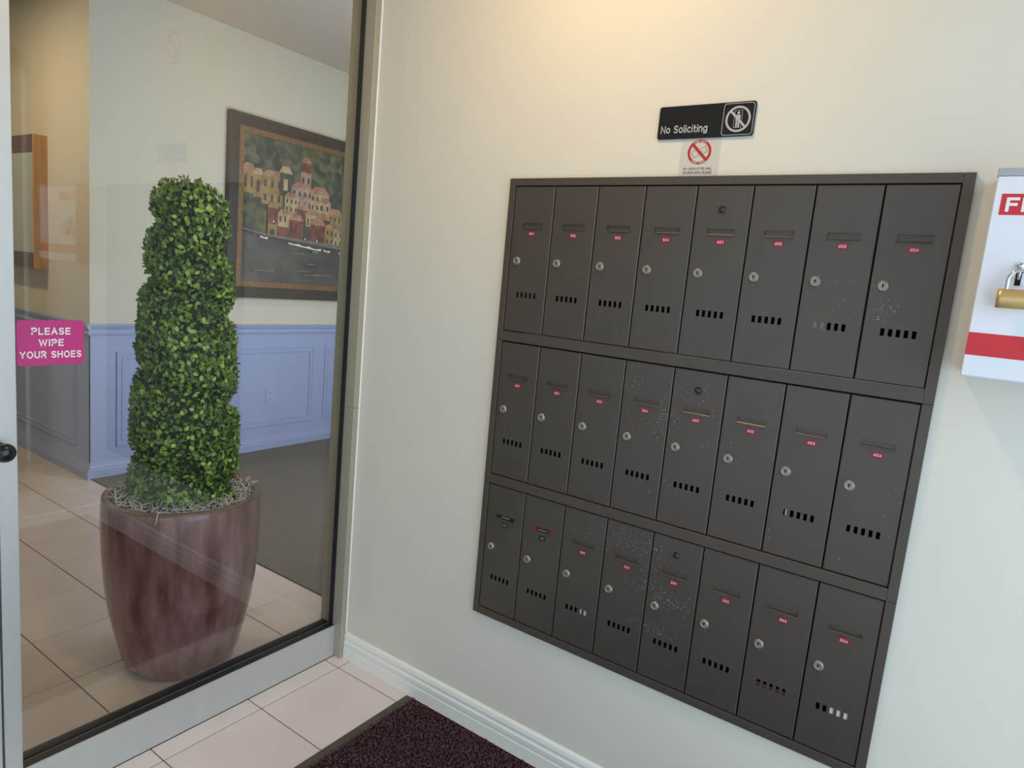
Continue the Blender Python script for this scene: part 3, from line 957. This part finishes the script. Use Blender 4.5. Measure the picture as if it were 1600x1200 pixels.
# one long strand hanging over the rim
sp = [(.14, -.155, .630), (.158, -.168, .640), (.170, -.183, .6455), (.178, -.190, .6435), (.181, -.1945, .636), (.182, -.1955, .622), (.179, -.1985, .612)]
n0 = len(ms.v); ms.tube(sp, .0012, 4); tints += [.9] * (len(ms.v) - n0)
ms.norecalc = True
me = ms.mesh('spanish_moss', 'moss')
at = me.attributes.new('tint', 'FLOAT', 'POINT')
at.data.foreach_set('value', tints)
mo = child(me, 'spanish_moss', None, e)
mo['kind'] = 'stuff'
mo['label'] = 'curly pale grey moss strands'

# ------------------------------------------------------------------ topiary
TZ0 = .612
zt_ = [.60, .66, .917, 1.168, 1.347, 1.52, 1.67, 1.715, 1.738]
rt_ = [.165, .172, .166, .152, .140, .126, .110, .085, .020]
turn_ = [-1.0, -.5, 0, .5, 1, 1.5, 2, 2.5, 3, 3.5, 4.0]
zg_ = [1.86, 1.70, 1.575, 1.50, 1.39, 1.276, 1.08, .967, .77, .66, .50]
def interp(x, xs, ys):
    if x <= xs[0]: return ys[0]
    for i in range(len(xs) - 1):
        if x <= xs[i + 1]:
            t = (x - xs[i]) / (xs[i + 1] - xs[i])
            return ys[i] + t * (ys[i + 1] - ys[i])
    return ys[-1]
PHI_L = math.atan2(-1.29, 2.25) - PI / 2
def t_rad(th, z):
    s = ((th - PHI_L) / (2 * PI)) % 1.0
    g = 0
    for k in range(-1, 4):
        zg = interp(k + s, turn_, zg_)
        dz = z - zg
        wdt = .034 if dz > 0 else .022
        g = max(g, math.exp(-(dz / wdt) ** 2))
    r = interp(z, zt_, rt_)
    return max(.012, r * (1.04 - .23 * g)), g
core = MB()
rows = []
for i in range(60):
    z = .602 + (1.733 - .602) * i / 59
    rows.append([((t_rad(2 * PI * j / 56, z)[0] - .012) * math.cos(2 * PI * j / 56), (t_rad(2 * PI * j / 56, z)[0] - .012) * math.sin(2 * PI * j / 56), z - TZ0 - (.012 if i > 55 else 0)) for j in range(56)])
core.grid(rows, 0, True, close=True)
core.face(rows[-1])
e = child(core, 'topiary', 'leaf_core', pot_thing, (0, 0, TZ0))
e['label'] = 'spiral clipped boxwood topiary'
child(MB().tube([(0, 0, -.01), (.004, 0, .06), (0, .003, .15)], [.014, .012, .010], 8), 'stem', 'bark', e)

def leaf_pts(L, W, cup):
    return [(0, 0, 0), (L * .35, W * .5, cup), (L * .72, W * .40, cup), (L, 0, 0), (L * .72, -W * .40, cup), (L * .35, -W * .5, cup), (L * .5, 0, 0)]
LF = [(0, 6, 1), (1, 6, 2), (2, 6, 3), (0, 5, 6), (5, 4, 6), (4, 3, 6)]
r4 = random.Random(21)
def leaf_frame(th, z):
    """position and orientation on the clipped surface"""
    r, g = t_rad(th, z)
    dr = (t_rad(th, z + .01)[0] - t_rad(th, z - .01)[0]) / .02
    nrm = Vector((math.cos(th), math.sin(th), -dr)).normalized()
    p = Vector((r * math.cos(th), r * math.sin(th), z - TZ0))
    return p, nrm, g
def leaf_matrix(p, nrm, flat):
    rv = Vector((r4.gauss(0, 1), r4.gauss(0, 1), r4.gauss(0, 1) + .4))
    x = (nrm * r4.uniform(.15, .9) * (1 - flat) + rv.normalized() * (.55 + .4 * flat) + Vector((0, 0, .25))).normalized()
    if flat:
        x = (x - nrm * x.dot(nrm) * .75).normalized()
    zv = (nrm * (1 + flat * 2) + Vector((r4.gauss(0, .5), r4.gauss(0, .5), r4.gauss(0, .5) + .3))).normalized()
    y = zv.cross(x)
    if y.length < .05: y = x.orthogonal()
    y.normalize(); zv = x.cross(y)
    return Matrix((x, y, zv)).transposed().to_4x4(), x
fm = MB(); tints = []
NL = 16000
for i in range(NL):
    z = .606 + (1.738 - .606) * r4.random() ** 1.05
    th = r4.uniform(0, 2 * PI)
    if interp(z, zt_, rt_) < .18 * r4.random() - .0: continue
    p, nrm, g = leaf_frame(th, z)
    depth = r4.uniform(-.014, .002)
    M, x = leaf_matrix(p, nrm, r4.random() < .35)
    L = r4.uniform(.013, .022)
    W = L * r4.uniform(.5, .68)
    base = p + nrm * depth - x * L * .3
    n = len(fm.v)
    for q in leaf_pts(L, W, L * .10):
        fm.v.append(tuple(base + (M @ Vector(q))))
    for f in LF:
        fm.f.append(tuple(n + k for k in f)); fm.m.append(0); fm.s.append(True)
    tv = min(1, max(0, r4.gauss(.42, .22)))
    tints += [tv] * 7
fm.norecalc = True
me = fm.mesh('foliage', 'leaf_stuff')
at = me.attributes.new('tint', 'FLOAT', 'POINT')
at.data.foreach_set('value', tints)
fo = child(me, 'foliage', None, e)
fo['kind'] = 'stuff'
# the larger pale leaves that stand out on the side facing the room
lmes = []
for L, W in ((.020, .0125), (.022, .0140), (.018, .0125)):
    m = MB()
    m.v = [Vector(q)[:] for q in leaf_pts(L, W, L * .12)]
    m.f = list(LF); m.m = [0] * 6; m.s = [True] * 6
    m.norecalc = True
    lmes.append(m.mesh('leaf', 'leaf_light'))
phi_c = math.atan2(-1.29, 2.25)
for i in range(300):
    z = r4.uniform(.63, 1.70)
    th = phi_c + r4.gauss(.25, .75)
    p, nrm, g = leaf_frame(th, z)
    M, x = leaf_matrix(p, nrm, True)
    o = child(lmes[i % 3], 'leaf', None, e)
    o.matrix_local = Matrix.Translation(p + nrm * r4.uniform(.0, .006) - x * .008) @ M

# ------------------------------------------------------------------ lobby: painting, outlet, display case
PY0, PY1, PZ0, PZ1 = 1.150, 2.860, 1.203, 2.500
e = empty('framed_painting', (XP, (PY0 + PY1) / 2, PZ0))
tag(e, 'large painting of a lakeside village in a dark and gold frame', 'painting')
ym = (PY0 + PY1) / 2
fpn = lambda u, v, d: (d, u - ym, v - PZ0)
def rect(i): return [(PY0 + i, PZ0 + i), (PY1 - i, PZ0 + i), (PY1 - i, PZ1 - i), (PY0 + i, PZ1 - i)]
fr = MB()
fr.ring(rect(0), rect(.030), fpn, .0, .050).ring(rect(.028), rect(.058), fpn, .0, .043).ring(rect(.056), rect(.082), fpn, 0, .036)
child(fr, 'outer_frame', 'frame_dark', e)
child(MB().ring(rect(.080), rect(.122), fpn, 0, .032), 'inner_frame', 'frame_gold', e)

def paint_mat(name, c1, c2, scale, rough=.5):
    return mat(name, srgb(*c1), rough, col2=srgb(*c2), scale=scale, bump=.4, bscale=150)
paint_mat('paint_forest', (30, 38, 32), (96, 102, 80), 13)
paint_mat('paint_water', (58, 62, 62), (88, 82, 78), 5)
paint_mat('paint_shade', (40, 48, 44), (66, 72, 62), 12)
paint_mat('paint_bush', (58, 72, 42), (104, 110, 58), 16)
paint_mat('paint_cream', (150, 134, 102), (182, 164, 128), 20)
paint_mat('paint_ochre', (122, 102, 64), (156, 132, 84), 20)
paint_mat('paint_red', (98, 48, 44), (130, 70, 60), 20)
paint_mat('paint_pink', (140, 118, 110), (172, 148, 138), 20)
paint_mat('paint_roof', (142, 100, 80), (176, 134, 108), 20)
paint_mat('paint_white', (214, 208, 196), (232, 228, 218), 20)
paint_mat('paint_window', (60, 44, 42), (84, 64, 58), 20)
paint_mat('paint_quay', (96, 94, 90), (118, 112, 104), 20)
PM = ['paint_forest', 'paint_water', 'paint_shade', 'paint_bush', 'paint_cream', 'paint_ochre', 'paint_red', 'paint_pink', 'paint_roof', 'paint_white', 'paint_window', 'paint_quay']
PI_ = {n[6:]: i for i, n in enumerate(PM)}
cv = MB()
K0 = .016
A0, A1, B0, B1 = PY0 + .12, PY1 - .12, PZ0 + .12, PZ1 - .12
Wc, Hc = A1 - A0, B1 - B0
layer = [K0]
def pp(pts, m, step=.00025):
    layer[0] += step
    cv.face([fpn(A0 + u, B0 + v, layer[0]) for u, v in pts], PI_[m])
def hr(u0, u1, v0, v1, m, **k): pp([(u0, v0), (u1, v0), (u1, v1), (u0, v1)], m, **k)
cv.box(0.002, K0, A0 - ym - .01, A1 - ym + .01, B0 - PZ0 - .01, B1 - PZ0 + .01, m=PI_['shade'])
hr(-.005, Wc + .005, .42, Hc + .005, 'forest')
hr(-.005, Wc + .005, -.005, .425, 'water')
r5 = random.Random(2)
for i in range(110):      # tree masses
    u, v = r5.uniform(0, Wc), r5.uniform(.66, Hc - .02)
    s = r5.uniform(.03, .075)
    pts = [(min(Wc, max(0, u + s * math.cos(2 * PI * k / 9) * r5.uniform(.7, 1.1))), min(Hc, max(.5, v + 1.2 * s * math.sin(2 * PI * k / 9) * r5.uniform(.7, 1.1)))) for k in range(9)]
    pp(pts, r5.choice(('forest', 'shade', 'forest', 'bush', 'forest')), step=.00002)
for i in range(40):
    u, v = r5.uniform(0, .30), r5.uniform(.36, .62)
    s = r5.uniform(.02, .05)
    pp([(max(0, u + s * math.cos(2 * PI * k / 8)), v + s * math.sin(2 * PI * k / 8)) for k in range(8)], r5.choice(('shade', 'bush', 'forest')), step=.00002)
def house(u0, u1, v0, v1, wall, roof, rh, wins=(0, 0), wm='window', over=.008, step=None):
    hr(u0, u1, v0, v1, wall)
    um = (u0 + u1) / 2
    pp([(u0 - over, v1), (u1 + over, v1), (u1 - (u1 - u0) * .22, v1 + rh), (u0 + (u1 - u0) * .22, v1 + rh)], roof)
    nx_, nz_ = wins
    for a_ in range(nx_):
        for b_ in range(nz_):
            uu = u0 + (u1 - u0) * (a_ + .5) / nx_
            vv = v0 + (v1 - v0) * (b_ + .5) / nz_
            ww, hh_ = (u1 - u0) / nx_ * .18, (v1 - v0) / nz_ * .25
            hr(uu - ww, uu + ww, vv - hh_, vv + hh_, wm, step=.0001)
# back row, hillside
house(.00, .10, .64, .80, 'ochre', 'roof', .05, (2, 1))
house(.09, .17, .62, .78, 'ochre', 'cream', .045, (1, 1))
house(.16, .34, .58, .78, 'ochre', 'roof', .05, (3, 2))
house(.31, .42, .66, .83, 'shade', 'cream', .05, (1, 1), 'cream')
house(.50, .60, .74, .86, 'pink', 'roof', .02, (2, 1))
house(.51, .59, .87, .94, 'red', 'roof', .04, (2, 1))
house(.42, .62, .58, .74, 'pink', 'roof', .045, (4, 2))
house(.60, .78, .58, .72, 'cream', 'roof', .06, (4, 2))
house(.68, .80, .50, .66, 'cream', 'roof', .04, (2, 2))
house(.36, .48, .54, .66, 'cream', 'roof', .035, (3, 2))
# middle row
house(.47, .57, .50, .58, 'red', 'roof', .05, (1, 1))
house(.56, .68, .44, .55, 'cream', 'roof', .045, (3, 1))
house(.78, .92, .44, .58, 'ochre', 'roof', .05, (3, 2))
house(.66, .80, .50, .53, 'shade', 'roof', .05)
# waterfront
house(.21, .30, .36, .56, 'red', 'roof', .03, (2, 2))
hr(.215, .295, .345, .44, 'ochre'); hr(.235, .275, .35, .40, 'window')
house(.30, .43, .36, .53, 'cream', 'roof', .03, (3, 2))
hr(.30, .43, .345, .43, 'red')
house(.40, .53, .345, .49, 'red', 'roof', .05, (3, 1))
hr(.53, .60, .345, .46, 'shade')
house(.60, .75, .335, .48, 'red', 'roof', .05, (4, 2))
house(.75, .84, .33, .47, 'ochre', 'roof', .03, (2, 2))
house(.84, .93, .32, .46, 'cream', 'roof', .04, (2, 2))
house(.93, 1.06, .33, .50, 'ochre', 'roof', .04, (3, 2))
house(1.06, 1.18, .32, .47, 'pink', 'roof', .04, (3, 2))
house(1.18, 1.32, .32, .44, 'cream', 'roof', .05, (3, 1))
pp([(.0, .375), (.20, .345), (.60, .325), (1.0, .30), (Wc, .295), (Wc, .325), (1.0, .335), (.6, .35), (.2, .362), (.0, .385)], 'quay')
for u0, u1, v in ((.15, .21, .330), (.40, .50, .305), (.50, .60, .295), (.60, .71, .285), (.74, .80, .280), (.9, 1.0, .27)):
    pp([(u0, v), (u1, v - .008), (u1 + .004, v + .010), ((u0 + u1) / 2, v + .004), (u0 - .006, v + .014)], 'white')
hr(.62, .68, .255, .275, 'quay')
for i in range(26):
    u, v = r5.uniform(0, Wc - .2), r5.uniform(.02, .24)
    hr(u, u + r5.uniform(.06, .2), v, v + r5.uniform(.004, .010), r5.choice(('water', 'shade', 'quay')), step=.00002)
for u, v in ((.55, .36), (.665, .355), (.255, .46)):
    pp([(u + .007 * math.cos(2 * PI * k / 8), v + .007 * math.sin(2 * PI * k / 8)) for k in range(8)], 'white')
child(cv, 'canvas', PM, e)

e = empty('wall_outlet', (XP + .006, 1.576, .374))
tag(e, 'small duplex wall outlet on the periwinkle panel below the painting', 'outlet')
fo_ = lambda u, v, d: (d, u, v)
child(MB().prism(rrect(-.036, .036, 0, .118, .006, 3), fo_, 0, .006), 'cover_plate', 'outlet_plate', e)
for z in (.036, .082):
    rc = MB().prism(circ(0, z, .0165, 16), fo_, .006, .008, 0)
    rc.box(.008, .0084, -.007, -.005, z - .001, z + .008, m=1).box(.008, .0084, .005, .007, z - .001, z + .008, m=1)
    rc.prism(circ(0, z - .008, .0028, 8), fo_, .008, .0084, 1)
    child(rc, 'receptacle', ['outlet_plate', 'cavity'], e)

# wall display case in the hall
CX1, CX0, CZ0, CZ1, CD = -3.245, -4.35, 1.298, 2.146, .078
e = empty('display_case', ((CX0 + CX1) / 2, YC, CZ0))
tag(e, 'wooden wall display case with grey front hanging on the hall wall', 'display case')
hw = (CX1 - CX0) / 2; hh = CZ1 - CZ0
child(MB().box(-hw, -hw + .02, -CD, 0, 0, hh).box(hw - .02, hw, -CD, 0, 0, hh), 'side_board', 'wood_orange', e)
child(MB().box(-hw + .02, hw - .02, -CD + .002, 0, hh - .10, hh).box(-hw + .02, hw - .02, -CD + .002, 0, 0, .10), 'frame_rail', 'wood_brown', e)
child(MB().box(-hw + .02, hw - .02, -CD + .012, 0, .10, hh - .10), 'front_panel', 'board_grey', e)
